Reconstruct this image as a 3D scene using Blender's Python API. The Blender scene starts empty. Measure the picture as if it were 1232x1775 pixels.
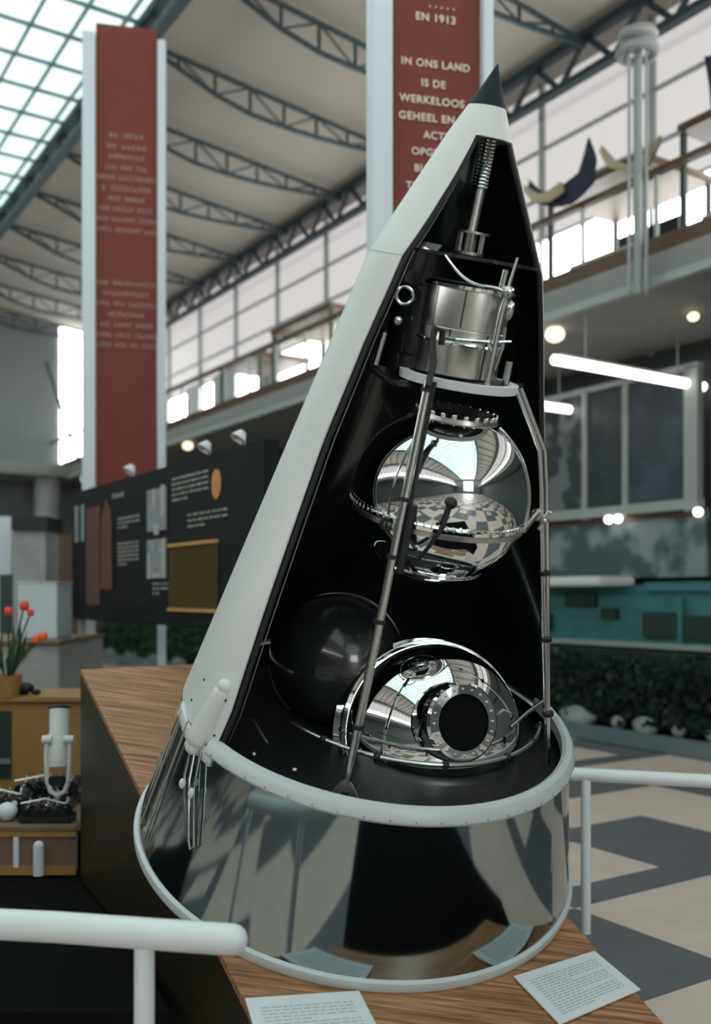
import bpy, bmesh, math, random
from mathutils import Vector, Matrix
random.seed(7)
PI = math.pi
SC = bpy.context.scene
COL = SC.collection

# ---------------------------------------------------------------- camera
cam = bpy.data.cameras.new('camera'); camo = bpy.data.objects.new('camera', cam); COL.objects.link(camo)
camo.location = (0, 0, 1.9); camo.rotation_euler = (PI/2, 0, 0)
cam.sensor_fit = 'HORIZONTAL'; cam.sensor_width = 36; cam.lens = 1700/1232*36
cam.shift_y = 142.5/1232
cam.clip_end = 200; cam.clip_start = 0.05
cam.dof.use_dof = True; cam.dof.focus_distance = 4.15; cam.dof.aperture_fstop = 1.8
SC.camera = camo
# ---------------------------------------------------------------- view, world, daylight
SC.view_settings.view_transform = 'Standard'; SC.view_settings.look = 'None'
SC.view_settings.exposure = 0.55; SC.view_settings.gamma = 1; SC.view_settings.use_curve_mapping = False
w = bpy.data.worlds.new('sky'); SC.world = w; w.use_nodes = True
w.node_tree.nodes['Background'].inputs[0].default_value = (0.75, 0.85, 0.9, 1)
w.node_tree.nodes['Background'].inputs[1].default_value = 1.0
SKY_GLOW = .88        # diffusing skylight glass
WIN_GLOW = 6.0         # bright windows
FROST_GLOW = 0.36      # frosted upper glazing

# ---------------------------------------------------------------- helpers
def nodes_of(m): m.use_nodes = True; return m.node_tree
def mat(name, col, rough=0.5, metal=0.0, emit=None, es=1.0, coat=0.0, noise=None, spec=0.5, bump=None):
    m = bpy.data.materials.new(name); nt = nodes_of(m); b = nt.nodes['Principled BSDF']
    b.inputs['Base Color'].default_value = (*col, 1); b.inputs['Roughness'].default_value = rough
    b.inputs['Metallic'].default_value = metal; b.inputs['Coat Weight'].default_value = coat
    b.inputs['Coat Roughness'].default_value = 0.06
    b.inputs['Specular IOR Level'].default_value = spec
    if emit: b.inputs['Emission Color'].default_value = (*emit, 1); b.inputs['Emission Strength'].default_value = es
    if noise:
        sc, amt = noise
        tc = nt.nodes.new('ShaderNodeTexCoord'); n = nt.nodes.new('ShaderNodeTexNoise'); n.inputs['Scale'].default_value = sc
        n.inputs['Detail'].default_value = 6
        nt.links.new(tc.outputs['Object'], n.inputs['Vector'])
        r = nt.nodes.new('ShaderNodeMapRange'); r.inputs[3].default_value = 1-amt; r.inputs[4].default_value = 1+amt
        nt.links.new(n.outputs[0], r.inputs[0])
        mx = nt.nodes.new('ShaderNodeMix'); mx.data_type = 'RGBA'; mx.blend_type = 'MULTIPLY'; mx.inputs[0].default_value = 1
        mx.inputs[6].default_value = (*col, 1); nt.links.new(r.outputs[0], mx.inputs[7]); nt.links.new(mx.outputs[2], b.inputs['Base Color'])
    if bump:
        sc, st = bump
        tc = nt.nodes.new('ShaderNodeTexCoord'); n = nt.nodes.new('ShaderNodeTexNoise'); n.inputs['Scale'].default_value = sc
        nt.links.new(tc.outputs['Object'], n.inputs['Vector'])
        bp = nt.nodes.new('ShaderNodeBump'); bp.inputs['Strength'].default_value = st; bp.inputs['Distance'].default_value = 0.002
        nt.links.new(n.outputs[0], bp.inputs['Height']); nt.links.new(bp.outputs[0], b.inputs['Normal'])
    return m

class MB:
    def __init__(s): s.bm = bmesh.new()
    def box(s, c, d, M=None, bev=0):
        r = bmesh.ops.create_cube(s.bm, size=1)
        vs = r['verts']
        for v in vs: v.co = Vector((v.co.x*d[0]+c[0], v.co.y*d[1]+c[1], v.co.z*d[2]+c[2]))
        if bev:
            es = list({e for v in vs for e in v.link_edges})
            rr = bmesh.ops.bevel(s.bm, geom=es, offset=bev, segments=2, affect='EDGES')
            vs = list({v for f in rr['faces'] for v in f.verts} | {v for v in vs if v.is_valid})
        if M is not None:
            for v in vs: v.co = M @ v.co
        return s
    def lathe(s, prof, a0=0, a1=2*PI, n=64, M=None, close=False):
        full = abs(a1-a0-2*PI) < 1e-6
        m = n if full else n+1
        rows = []
        for (r, z) in prof:
            if abs(r) < 1e-7: v = s.bm.verts.new((0, 0, z)); rows.append([v]*m); continue
            rows.append([s.bm.verts.new((r*math.cos(a0+(a1-a0)*i/n), r*math.sin(a0+(a1-a0)*i/n), z)) for i in range(m)])
        pr = list(zip(rows[:-1], rows[1:]))
        if close: pr.append((rows[-1], rows[0]))
        for A, B in pr:
            for i in range(n):
                j = (i+1) % m
                q = []
                for v in (A[i], A[j], B[j], B[i]):
                    if v not in q: q.append(v)
                if len(q) > 2:
                    try: s.bm.faces.new(q)
                    except ValueError: pass
        if not full and close:
            for k in (0, m-1):
                try: s.bm.faces.new([R[k] for R in rows])
                except ValueError: pass
        if M is not None:
            for v in {v for R in rows for v in R}: v.co = M @ v.co
        return s
    def tube(s, pts, r, seg=10, rs=None, caps=True):
        pts = [Vector(p) for p in pts]; rings = []
        t0 = (pts[1]-pts[0]).normalized()
        up = Vector((0, 0, 1)) if abs(t0.z) < .9 else Vector((1, 0, 0))
        nrm = t0.cross(up).normalized()
        for i, p in enumerate(pts):
            a = pts[max(i-1, 0)]; b = pts[min(i+1, len(pts)-1)]; t = (b-a).normalized()
            nrm = (nrm - t*nrm.dot(t)).normalized(); bi = t.cross(nrm)
            rr = rs[i] if rs else r
            rings.append([s.bm.verts.new(p+(nrm*math.cos(2*PI*k/seg)+bi*math.sin(2*PI*k/seg))*rr) for k in range(seg)])
        for A, B in zip(rings[:-1], rings[1:]):
            for k in range(seg): s.bm.faces.new((A[k], A[(k+1) % seg], B[(k+1) % seg], B[k]))
        if caps: s.bm.faces.new(rings[0][::-1]); s.bm.faces.new(rings[-1])
        return s
    def ring(s, R, r, z=0, c=(0, 0), n=72, seg=8, a0=0, a1=2*PI, M=None):
        if abs(a1-a0-2*PI) < 1e-6:
            prof = [(R+r*math.cos(2*PI*k/seg), z+r*math.sin(2*PI*k/seg)) for k in range(seg)]
            T = Matrix.Translation((c[0], c[1], 0)); s.lathe(prof, n=n, M=(M @ T) if M is not None else T, close=True)
        else:
            pts = [Vector((c[0]+R*math.cos(a0+(a1-a0)*i/n), c[1]+R*math.sin(a0+(a1-a0)*i/n), z)) for i in range(n+1)]
            if M is not None: pts = [M @ p for p in pts]
            s.tube(pts, r, seg)
        return s
    def cyl(s, p, q, r, seg=16, r2=None):
        return s.tube([p, q], r, seg, rs=[r, r if r2 is None else r2])
    def sphere(s, c, r, u=16, v=10, sc=(1, 1, 1), M=None):
        T = Matrix.Translation(c) @ Matrix.Diagonal((r*sc[0], r*sc[1], r*sc[2], 1))
        if M is not None: T = M @ T
        bmesh.ops.create_uvsphere(s.bm, u_segments=u, v_segments=v, radius=1, matrix=T); return s
    def poly(s, pts, ext=None):
        vs = [s.bm.verts.new(p) for p in pts]; f = s.bm.faces.new(vs)
        if ext is not None:
            ws = [s.bm.verts.new(Vector(p)+Vector(ext)) for p in pts]; s.bm.faces.new(ws[::-1])
            n = len(vs)
            for i in range(n): s.bm.faces.new((vs[i], ws[i], ws[(i+1) % n], vs[(i+1) % n]))
        return s
    def build(s, name, m, parent=None, smooth=True, M=None, ang=35):
        me = bpy.data.meshes.new(name); 
        if M is not None: bmesh.ops.transform(s.bm, matrix=M, verts=s.bm.verts)
        bmesh.ops.recalc_face_normals(s.bm, faces=s.bm.faces)
        s.bm.to_mesh(me); s.bm.free()
        if isinstance(m, (list, tuple)):
            for x in m: me.materials.append(x)
        else: me.materials.append(m)
        o = bpy.data.objects.new(name, me); COL.objects.link(o)
        if parent: o.parent = parent
        if smooth:
            me.polygons.foreach_set('use_smooth', [True]*len(me.polygons)); me.set_sharp_from_angle(angle=math.radians(ang))
        return o
def tag(o, label, cat, group=None, kind=None):
    o['label'] = label; o['category'] = cat
    if group: o['group'] = group
    if kind: o['kind'] = kind
    return o
def thing(name, label, cat, loc=(0, 0, 0), rz=0, group=None, M=None):
    o = bpy.data.objects.new(name, None); COL.objects.link(o); o.empty_display_size = .1
    if M is not None: o.matrix_world = M
    else: o.location = loc; o.rotation_euler = (0, 0, rz)
    return tag(o, label, cat, group)
def struct(name, mb, m, smooth=False):
    o = mb.build(name, m, None, smooth); o['kind'] = 'structure'; return o
# hall frame: a = metres across (to the right), s = metres along (forward), z = up
NX, NY = .838, .5455
HM = Matrix(((NX, -NY, 0, 0), (NY, NX, 0, 0), (0, 0, 1, 0), (0, 0, 0, 1)))
HR = math.atan2(NY, NX)
def hbox(mb, a0, a1, s0, s1, z0, z1, bev=0):
    return mb.box(((a0+a1)/2, (s0+s1)/2, (z0+z1)/2), (a1-a0, s1-s0, z1-z0), HM, bev)
def H(a, s, z=0): return HM @ Vector((a, s, z))

# ---------------------------------------------------------------- materials
M_chrome = mat('chrome', (.86, .88, .88), .035, 1, bump=(3, .03))
M_tube = mat('tube_steel', (.62, .64, .62), .22, 1)
M_alu = mat('brushed_aluminium', (.62, .62, .59), .3, 1, noise=(14, .12))
M_skirt = mat('dark_mirror_steel', (.34, .39, .40), .07, 1, bump=(2, .05))
M_white = mat('ivory_paint', (.70, .705, .68), .38, noise=(6, .03))
M_rim = mat('grey_white_paint', (.58, .61, .62), .34)
M_black = mat('black_lacquer', (.014, .017, .018), .16, coat=.6)
M_blackm = mat('black_matt', (.010, .011, .012), .5)
M_tip = mat('blue_black_paint', (.008, .016, .024), .6, spec=.25)
M_rail = mat('white_enamel', (.78, .79, .80), .3, noise=(9, .04))
M_red = mat('red_banner_cloth', (.175, .032, .028), .75, noise=(3, .18))
M_postw = mat('white_post_paint', (.62, .67, .72), .5)
M_letter = mat('cream_lettering', (.72, .62, .55), .7)
M_letterd = mat('faded_lettering', (.36, .25, .21), .7)
M_roof = mat('ceiling_board', (.32, .295, .265), .9, noise=(.8, .08))
M_truss = mat('dark_truss_steel', (.02, .04, .05), .6)
M_glaze = mat('skylight_glass', (.6, .7, .7), .5, emit=(.70, .90, .86), es=SKY_GLOW)
M_win = mat('window_glow', (.8, .85, .9), .4, emit=(.98, 1, .98), es=WIN_GLOW)
M_frost = mat('frosted_glazing', (.5, .48, .47), .6, emit=(.92, .88, .88), es=FROST_GLOW)
M_bar = mat('grey_glazing_bar', (.16, .2, .22), .6)
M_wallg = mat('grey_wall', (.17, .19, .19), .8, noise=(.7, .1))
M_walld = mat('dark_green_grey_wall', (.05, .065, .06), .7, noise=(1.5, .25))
M_fascia = mat('balcony_fascia', (.26, .265, .25), .7, noise=(2, .1))
M_brown = mat('brown_wood_dark', (.09, .045, .025), .5)
M_silver = mat('painted_frame', (.34, .37, .36), .5)
M_card = mat('card_paper', (.72, .73, .76), .7)
M_print = mat('grey_print', (.40, .41, .45), .8)
M_lamp = mat('lamp_glow', (1, 1, 1), .4, emit=(1, .95, .9), es=3)
M_warm = mat('warm_lamp_glow', (1, .9, .7), .4, emit=(1, .82, .6), es=1.3)
M_board = mat('board_black', (.010, .012, .013), .6, spec=.2)
M_gold = mat('gold_mesh', (.15, .11, .04), .5, .3)
M_photo = mat('photo_grey', (.25, .27, .29), .6, noise=(9, .7))
M_pink = mat('printed_brown_pink', (.10, .045, .04), .6, noise=(12, .5))
M_text = mat('white_text', (.42, .42, .38), .7)
M_green = mat('leaf_green', (.03, .07, .035), .6, noise=(9, .5))
M_greend = mat('leaf_dark', (.012, .03, .022), .6, noise=(9, .5))
M_tulip = mat('tulip_red', (.75, .07, .05), .45)
M_tulipo = mat('tulip_orange', (.85, .16, .04), .45)
M_stone = mat('pale_stone', (.36, .37, .36), .8, noise=(5, .25))
M_turq = mat('turquoise_panel', (.035, .16, .16), .5, noise=(3, .4))
M_ochre = mat('ochre_wood', (.34, .20, .06), .5, noise=(7, .2))
M_tablew = mat('table_wood', (.20, .13, .09), .45, noise=(7, .25))
M_platform = mat('black_platform', (.006, .006, .007), .95, spec=.05)
M_flag = mat('navy_cloth', (.018, .025, .045), .8)
M_flagy = mat('yellow_cloth', (.42, .36, .24), .8)
M_person = mat('far_dark', (.02, .03, .04), .7)

def wood(name, c1, c2, M=None, sc=1.0):
    m = bpy.data.materials.new(name); nt = nodes_of(m); b = nt.nodes['Principled BSDF']
    tc = nt.nodes.new('ShaderNodeTexCoord'); mp = nt.nodes.new('ShaderNodeMapping')
    mp.inputs['Scale'].default_value = (1.2*sc, 26*sc, 26*sc); mp.inputs['Rotation'].default_value = (0, 0, math.radians(-4))
    n = nt.nodes.new('ShaderNodeTexNoise'); n.inputs['Scale'].default_value = 1.6; n.inputs['Detail'].default_value = 8; n.inputs['Roughness'].default_value = .7
    r = nt.nodes.new('ShaderNodeValToRGB'); r.color_ramp.elements[0].position = .38; r.color_ramp.elements[1].position = .66
    r.color_ramp.elements[0].color = (*c1, 1); r.color_ramp.elements[1].color = (*c2, 1)
    nt.links.new(tc.outputs['Object'], mp.inputs[0]); nt.links.new(mp.outputs[0], n.inputs['Vector']); nt.links.new(n.outputs[0], r.inputs[0])
    nt.links.new(r.outputs[0], b.inputs['Base Color']); b.inputs['Roughness'].default_value = .42
    return m
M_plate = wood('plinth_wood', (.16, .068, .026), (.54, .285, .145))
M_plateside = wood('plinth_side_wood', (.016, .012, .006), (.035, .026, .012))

def floor_mat():
    m = bpy.data.materials.new('stair_pattern_floor'); nt = nodes_of(m); b = nt.nodes['Principled BSDF']; L = nt.links.new
    tc = nt.nodes.new('ShaderNodeTexCoord'); sp = nt.nodes.new('ShaderNodeSeparateXYZ'); L(tc.outputs['Object'], sp.inputs[0])
    def mt(op, a, b_=None):
        n = nt.nodes.new('ShaderNodeMath'); n.operation = op
        for i, v in enumerate((a, b_)):
            if v is None: continue
            if isinstance(v, (int, float)): n.inputs[i].default_value = v
            else: L(v, n.inputs[i])
        return n.outputs[0]
    W = 1.15
    fa = mt('FLOOR', mt('DIVIDE', mt('ADD', sp.outputs[0], .25), W)); fs = mt('FLOOR', mt('DIVIDE', mt('ADD', sp.outputs[1], .35), W))
    stair = mt('LESS_THAN', mt('FLOORED_MODULO', mt('ADD', fa, fs), 3.0), .5)
    # narrower dark bands that step along with the squares
    ba = mt('LESS_THAN', mt('FLOORED_MODULO', mt('ADD', sp.outputs[0], .25), W), .32)
    bs = mt('LESS_THAN', mt('FLOORED_MODULO', mt('ADD', sp.outputs[1], .35), W), .32)
    odd = mt('LESS_THAN', mt('FLOORED_MODULO', mt('ADD', fa, mt('MULTIPLY', fs, 2.0)), 3.0), .5)
    dark = mt('MAXIMUM', stair, mt('MULTIPLY', mt('MAXIMUM', ba, bs), odd))
    mx = nt.nodes.new('ShaderNodeMix'); mx.data_type = 'RGBA'
    mx.inputs[6].default_value = (.78, .61, .54, 1); mx.inputs[7].default_value = (.155, .15, .17, 1)
    L(dark, mx.inputs[0])
    n = nt.nodes.new('ShaderNodeTexNoise'); n.inputs['Scale'].default_value = 3; n.inputs['Detail'].default_value = 5; L(tc.outputs['Object'], n.inputs['Vector'])
    r = nt.nodes.new('ShaderNodeMapRange'); r.inputs[3].default_value = .85; r.inputs[4].default_value = 1.15; L(n.outputs[0], r.inputs[0])
    m2 = nt.nodes.new('ShaderNodeMix'); m2.data_type = 'RGBA'; m2.blend_type = 'MULTIPLY'; m2.inputs[0].default_value = 1
    L(mx.outputs[2], m2.inputs[6]); L(r.outputs[0], m2.inputs[7]); L(m2.outputs[2], b.inputs['Base Color'])
    b.inputs['Roughness'].default_value = .45
    return m
M_floor = floor_mat()

# ================================================================ THE HALL
S0, S1 = -34, 32
f = MB().box((0, (S0+S1)/2, -.05), (23.6, S1-S0, .1)); fo = struct('floor', f, M_floor); fo.rotation_euler = (0, 0, HR)
# roof boards each side, skylight between
def slope_slab(a0, z0, a1, z1, s0, s1, th=.12):
    mb = MB(); P = [H(a0, s0, z0), H(a1, s0, z1), H(a1, s1, z1), H(a0, s1, z0)]; return mb.poly(P, (0, 0, th))
A_SKY, Z_SKY, A_W, Z_EAVE = 5.72, 10.93, 11.5, 10.35
mb = slope_slab(A_SKY, Z_SKY, A_W+.3, Z_EAVE, S0, S1)
mb2 = slope_slab(-A_W-.3, Z_EAVE, -A_SKY, Z_SKY, S0, S1)
struct('ceiling', mb, M_roof); struct('ceiling', mb2, M_roof)
# skylight: glass and bars
mb = MB(); hbox(mb, -A_SKY, A_SKY, S0, S1, Z_SKY+.12, Z_SKY+.16); struct('window_1', mb, M_glaze)
mb = MB()
a = -A_SKY+.62
while a < A_SKY: hbox(mb, a-.016, a+.016, S0, S1, Z_SKY+.03, Z_SKY+.12); a += .62
s = S0
while s < S1: hbox(mb, -A_SKY, A_SKY, s-.022, s+.022, Z_SKY+.06, Z_SKY+.12); s += 1.0
struct('trim_1', mb, M_bar)
for k, sg in enumerate((1, -1)):
    mb = MB()   # lattice girder along the skylight edge
    a0, a1 = sorted((sg*(A_SKY-.12), sg*(A_SKY+.05)))
    hbox(mb, a0, a1, S0, S1, Z_SKY-.02, Z_SKY+.1); hbox(mb, a0, a1, S0, S1, Z_SKY-.42, Z_SKY-.32)
    s = S0; up = True
    while s < S1:
        p, q = H(sg*A_SKY, s, Z_SKY-.37 if up else Z_SKY+.02), H(sg*A_SKY, s+.6, Z_SKY+.02 if up else Z_SKY-.37)
        mb.cyl(p, q, .035, 6); up = not up; s += .6
    struct('trim_%d' % (2+k), mb, M_truss)
    mb = MB()   # eave girder
    a0, a1 = sorted((sg*(A_W-.55), sg*(A_W-.4)))
    hbox(mb, a0, a1, S0, S1, Z_EAVE-.06, Z_EAVE+.06); hbox(mb, a0, a1, S0, S1, Z_EAVE-.62, Z_EAVE-.52)
    s = S0; up = True
    while s < S1:
        p, q = H(sg*(A_W-.47), s, Z_EAVE-.57 if up else Z_EAVE), H(sg*(A_W-.47), s+.55, Z_EAVE if up else Z_EAVE-.57)
        mb.cyl(p, q, .05, 6); up = not up; s += .55
    struct('trim_%d' % (4+k), mb, M_truss)
# fish-belly trusses
def truss_mesh():
    mb = MB(); N = 8
    top = [Vector((A_SKY + (A_W-.5-A_SKY)*i/N, 0, Z_SKY-.1 + (Z_EAVE-Z_SKY)*i/N)) for i in range(N+1)]
    dep = [0.02, .18, .36, .44, .42, .36, .27, .16, .05]
    bot = [top[i]-Vector((0, 0, dep[i])) for i in range(N+1)]
    mb.tube(top, .042, 6); mb.tube(bot, .042, 6)
    for i in range(1, N):
        mb.cyl(top[i], bot[i], .028, 6)
        if i % 2: mb.cyl(top[i], bot[i+1], .018, 6)
        else: mb.cyl(bot[i], top[i+1], .018, 6)
    return mb
tr = truss_mesh().build('roof_truss', M_truss, None)
first = True
s = -32.0 + .4
ss = []
s = 10.55
while s > S0+.5: s -= 2.3
s += 2.3
while s < S1-.3: ss.append(s); s += 2.3
for s in ss:
    for rot in (0, PI):
        o = tr if first else tr.copy()
        if not first: COL.objects.link(o)
        first = False
        o.location = H(0, s, 0); o.rotation_euler = (0, 0, HR+rot)
        tag(o, 'dark steel fish-belly truss spanning under the grey roof boards', 'truss', 'roof trusses')
# side walls
for k, sg in enumerate((1, -1)):
    side = 'right' if sg > 0 else 'left'
    def hb(mb, a0, a1, *r): 
        x0, x1 = sorted((sg*a0, sg*a1)); hbox(mb, x0, x1, *r)
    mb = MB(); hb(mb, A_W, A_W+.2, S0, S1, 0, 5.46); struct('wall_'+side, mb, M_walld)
    mb = MB(); hb(mb, A_W+.06, A_W+.1, S0, S1, 5.4, 7.8); struct('window_%d' % (2+2*k), mb, M_win)
    mb = MB(); hb(mb, A_W+.06, A_W+.1, S0, S1, 7.8, 10.5); struct('window_%d' % (3+2*k), mb, M_frost)
    mb = MB(); s = S0; i = 0     # piers and glazing bars
    while s < S1:
        far = s > 19
        hb(mb, A_W-.02, A_W+.06, s-.04, s+.04, 5.4, 10.5)
        if far: hb(mb, A_W-.02, A_W+.06, s, s+(1.35 if i % 2 else .9), 5.4, 7.9)
        elif i % 3 != 1: hb(mb, A_W-.02, A_W+.06, s+.5, s+.5+.35+.3*(i % 2), 5.4, 6.9)
        s += 2.3; i += 1
    for z in (6.1, 6.9, 7.8, 8.5, 9.3): hb(mb, A_W-.0, A_W+.06, S0, S1, z-.025, z+.025)
    struct('trim_%d' % (6+k), mb, M_silver)
    # balcony slab
    mb = MB(); hb(mb, 9.0, A_W, S0, S1-.01, 5.44, 5.8); struct('trim_%d' % (8+k), mb, M_fascia)
    mb = MB(); hb(mb, 8.9, 8.995, S0, S1-.01, 5.40, 5.5); struct('trim_%d' % (10+k), mb, M_silver)
    t = thing('balcony_railing', 'long balcony railing with brown handrail on the %s gallery' % side, 'railing', H(sg*9.1, 0, 5.8), HR)
    mb = MB(); mb.box((0, (S0+S1)/2, .98), (.10, S1-S0-.1, .07)); mb.build('handrail', M_brown, t, False)
    mb = MB(); mb.box((0, (S0+S1)/2, .12), (.05, S1-S0-.1, .2)); mb.build('kick_board', M_brown, t, False)
    s = S0+.2; po = None
    while s < S1:
        if po is None: po = MB().box((0, 0, .47), (.04, .04, .95)).build('post', M_silver, t, False); q = po
        else: q = po.copy(); COL.objects.link(q)
        q.location = (0, s, 0); s += 1.15
# end walls
mb = MB(); hbox(mb, -11.6, 11.6, S1, S1+.2, 0, 11.2); struct('wall_back', mb, M_wallg)
mb = MB(); hbox(mb, -11.6, 11.6, S0-.2, S0, 0, 11.2); struct('wall_front', mb, M_wallg)
mb = MB(); hbox(mb, -3.8, 3.8, S0, S0+.06, 2.2, 9.2); struct('window_6', mb, M_win)
mb = MB(); hbox(mb, 9.35, 10.3, S1-.06, S1, 5.9, 10.6); struct('window_7', mb, M_win)
mb = MB()
for z in (7.1, 8.2, 9.5): hbox(mb, 9.3, 10.35, S1-.1, S1-.05, z-.03, z+.03)
struct('trim_12', mb, M_silver)
mb = MB(); hbox(mb, -11.5, 9.0, S1-2.5, S1-.1, 5.44, 5.8); struct('trim_13', mb, M_fascia)

# ---- right aisle below the balcony: posters, ledge, mural, turquoise display, planter
WALL_A = 11.45
t = thing('poster_wall', 'grey frame holding large dark exhibition posters under the balcony at right', 'display', H(WALL_A-.35, 0, 0), HR)
# local: x across, y along
def pb(name, m, y0, y1, z0, z1, x0=-.06, x1=0, par=t): return MB().box(((x0+x1)/2, (y0+y1)/2, (z0+z1)/2), (x1-x0, y1-y0, z1-z0)).build(name, m, par, False)
def poster_mat(name, c1, c2, sc):
    m = bpy.data.materials.new(name); nt = nodes_of(m); b = nt.nodes['Principled BSDF']
    tc = nt.nodes.new('ShaderNodeTexCoord'); n = nt.nodes.new('ShaderNodeTexNoise'); n.inputs['Scale'].default_value = sc; n.inputs['Detail'].default_value = 2
    r = nt.nodes.new('ShaderNodeValToRGB'); r.color_ramp.elements[0].position = .46; r.color_ramp.elements[1].position = .56
    r.color_ramp.elements[0].color = (*c1, 1); r.color_ramp.elements[1].color = (*c2, 1)
    nt.links.new(tc.outputs['Object'], n.inputs['Vector']); nt.links.new(n.outputs[0], r.inputs[0]); nt.links.new(r.outputs[0], b.inputs['Base Color'])
    b.inputs['Roughness'].default_value = .5; return m
P1 = poster_mat('poster_collage', (.02, .035, .04), (.14, .16, .16), 2.2)
P2 = poster_mat('poster_dark', (.012, .022, .026), (.02, .035, .04), 3)
P3 = poster_mat('poster_blue', (.02, .035, .05), (.035, .06, .08), 2)
fr = MB()
for y in (8.62, 9.77, 10.56, 11.6, 12.7): fr.box((-.04, y, 4.0), (.12, .09 if y > 8.7 else .22, 1.95))
fr.box((-.04, 10.6, 3.12), (.16, 4.2, .14)); fr.box((-.04, 10.6, 4.98), (.12, 4.2, .08)); fr.build('frame', M_silver, t, False)
for (y0, y1, m) in ((8.75, 9.72, P3), (9.83, 10.52, P2), (10.62, 11.55, P1), (11.65, 12.65, P2)): pb('poster', m, y0, y1, 3.2, 4.92)
# small round lamps under the ledge
for (s, lab) in ((10.06, 'small round spotlight under the poster ledge, left of the close pair'), (9.88, 'small round spotlight under the poster ledge, right of the close pair'), (8.49, 'small round spotlight under the right end of the poster ledge')):
    o = thing('spotlight', lab, 'lamp', H(WALL_A-.46, s, 3.0), HR, 'ledge spotlights')
    MB().sphere((0, 0, 0), .062).build('bulb', M_lamp, o); MB().cyl((0, 0, .04), (0, 0, .12), .03).build('socket', M_silver, o)
# mural of rocks (relief)
mur = poster_mat('rock_mural', (.06, .09, .10), (.22, .26, .28), 1.6)
o = MB().box((0, 0, 0), (.08, 6.2, .92)).build('rock_mural', mur, None, False); o.location = H(WALL_A-.25, 11.6, 2.6); o.rotation_euler = (0, 0, HR)
tag(o, 'long grey mottled rock mural below the posters at right', 'mural')
o = MB().box((0, 0, 0), (.05, 6.2, .1)).build('mural_border', M_brown, None, False); o.location = H(WALL_A-.3, 11.6, 3.02); o.rotation_euler = (0, 0, HR)
tag(o, 'thin brown strip running above the rock mural', 'border')
# turquoise display case
t = thing('display_case', 'long turquoise display case with compartments below the rock mural', 'display case', H(10.5, 0, 0), HR)
MB().box((.25, 11.0, 1.62), (.3, 7.6, .8)).build('back_panel', M_turq, t, False)
MB().box((.0, 11.0, 1.22), (.5, 7.6, .06)).build('base_shelf', M_silver, t, False)
for (y0, y1, z0, z1) in ((7.6, 8.35, 1.3, 1.62), (8.45, 9.05, 1.32, 1.66), (9.5, 9.8, 1.55, 1.7), (9.9, 10.5, 1.72, 1.92), (10.8, 11.3, 1.35, 1.6)):
    MB().box((.06, (y0+y1)/2, (z0+z1)/2), (.06, y1-y0, z1-z0), bev=.01).build('compartment', M_greend, t, False)
MB().box((.02, 8.4, 1.55), (.05, .06, .6)).build('divider', M_turq, t, False)
MB().box((.05, 8.2, 2.0), (.06, 1.6, .12)).build('upper_rail', M_turq, t, False)
o = MB().box((0, 0, 0), (.7, 2.6, .13), bev=.03).build('white_canopy', M_white, None, False); o.location = H(10.35, 10.6, 2.08); o.rotation_euler = (0, 0, HR)
tag(o, 'white slab lying along the top of the turquoise display case', 'slab')
# planter: dark fascia, plants, white stones, kerb
def foliage(name, a0, a1, s0, s1, z0, z1, n, m, size, lab, cat, grp=None):
    mb = MB()
    for i in range(n):
        c = H(random.uniform(a0, a1), random.uniform(s0, s1), random.uniform(z0, z1)*random.uniform(.75, 1))
        d = Vector((random.uniform(-1, 1), random.uniform(-1, 1), random.uniform(.1, 1))).normalized(); e = d.cross(Vector((random.random(), random.random(), .3))).normalized()
        L = size*random.uniform(.6, 1.3); W = L*.3
        v = [mb.bm.verts.new(p) for p in (c, c+d*L*.5+e*W, c+d*L, c+d*L*.5-e*W)]; mb.bm.faces.new(v)
    o = mb.build(name, m, None, False); tag(o, lab, cat, grp, 'stuff'); return o
o = MB(); hbox(o, 10.0, 10.2, 5.6, S1-3, 0, 1.16); o = o.build('planter_backboard', M_greend, None, False); tag(o, 'long dark board behind the planting along the right aisle', 'board')
foliage('planter_foliage', 9.62, 9.98, 5.8, 13.5, .25, 1.1, 5200, M_greend, .13, 'dark green foliage massed along the planter at the right', 'plants')
foliage('planter_foliage', 9.6, 10.0, 13.5, S1-3, .25, 1.15, 6000, M_green, .2, 'green foliage beyond the black information board', 'plants')
o = MB(); hbox(o, 9.57, 9.99, 5.6, S1-3, 0, .17); o = o.build('planter_soil', M_blackm, None, False); tag(o, 'dark soil bed filling the long planter', 'soil')
o = MB(); hbox(o, 9.42, 9.56, 5.6, S1-3, 0, .2, .02); o = o.build('planter_kerb', M_bar, None, False); tag(o, 'long low dark kerb edging the planter', 'kerb')
k = 0
sl = [('largest pale boulder in the planter beside the white rim', 9.45, .17, 2.2), ('small pale stone second from the white rim in the planter', 8.75, .09, 1.4), ('broad pale stone in the middle of the planter row', 8.3, .13, 2.0), ('flat pale stone third from the right frame edge in the planter', 7.8, .08, 1.5), ('low pale stone at the right frame edge in the planter', 7.25, .1, 2.2)]
for lab, s, r, e in sl:
    mb = MB().sphere((0, 0, 0), r, 20, 12, (.8, e*.8, .9))
    for v in mb.bm.verts: v.co *= 1+.10*math.sin(v.co.x*31+v.co.z*23)+.08*math.sin(v.co.y*19+2)
    o = mb.build('boulder', M_stone); o.location = H(9.72, s, .24); o.rotation_euler = (0, 0, HR); tag(o, lab, 'stone', 'pale stones in the planter')
for i in range(9):
    s = 14.5+i*1.7
    mb = MB().sphere((0, 0, 0), .16, 16, 10, (.8, 2.6, .7)); o = mb.build('boulder', M_stone); o.location = H(9.72, s, .22); o.rotation_euler = (0, 0, HR)
    tag(o, 'pale low stone edging the planter behind the black information board', 'stone', 'stones behind the information board')

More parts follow.
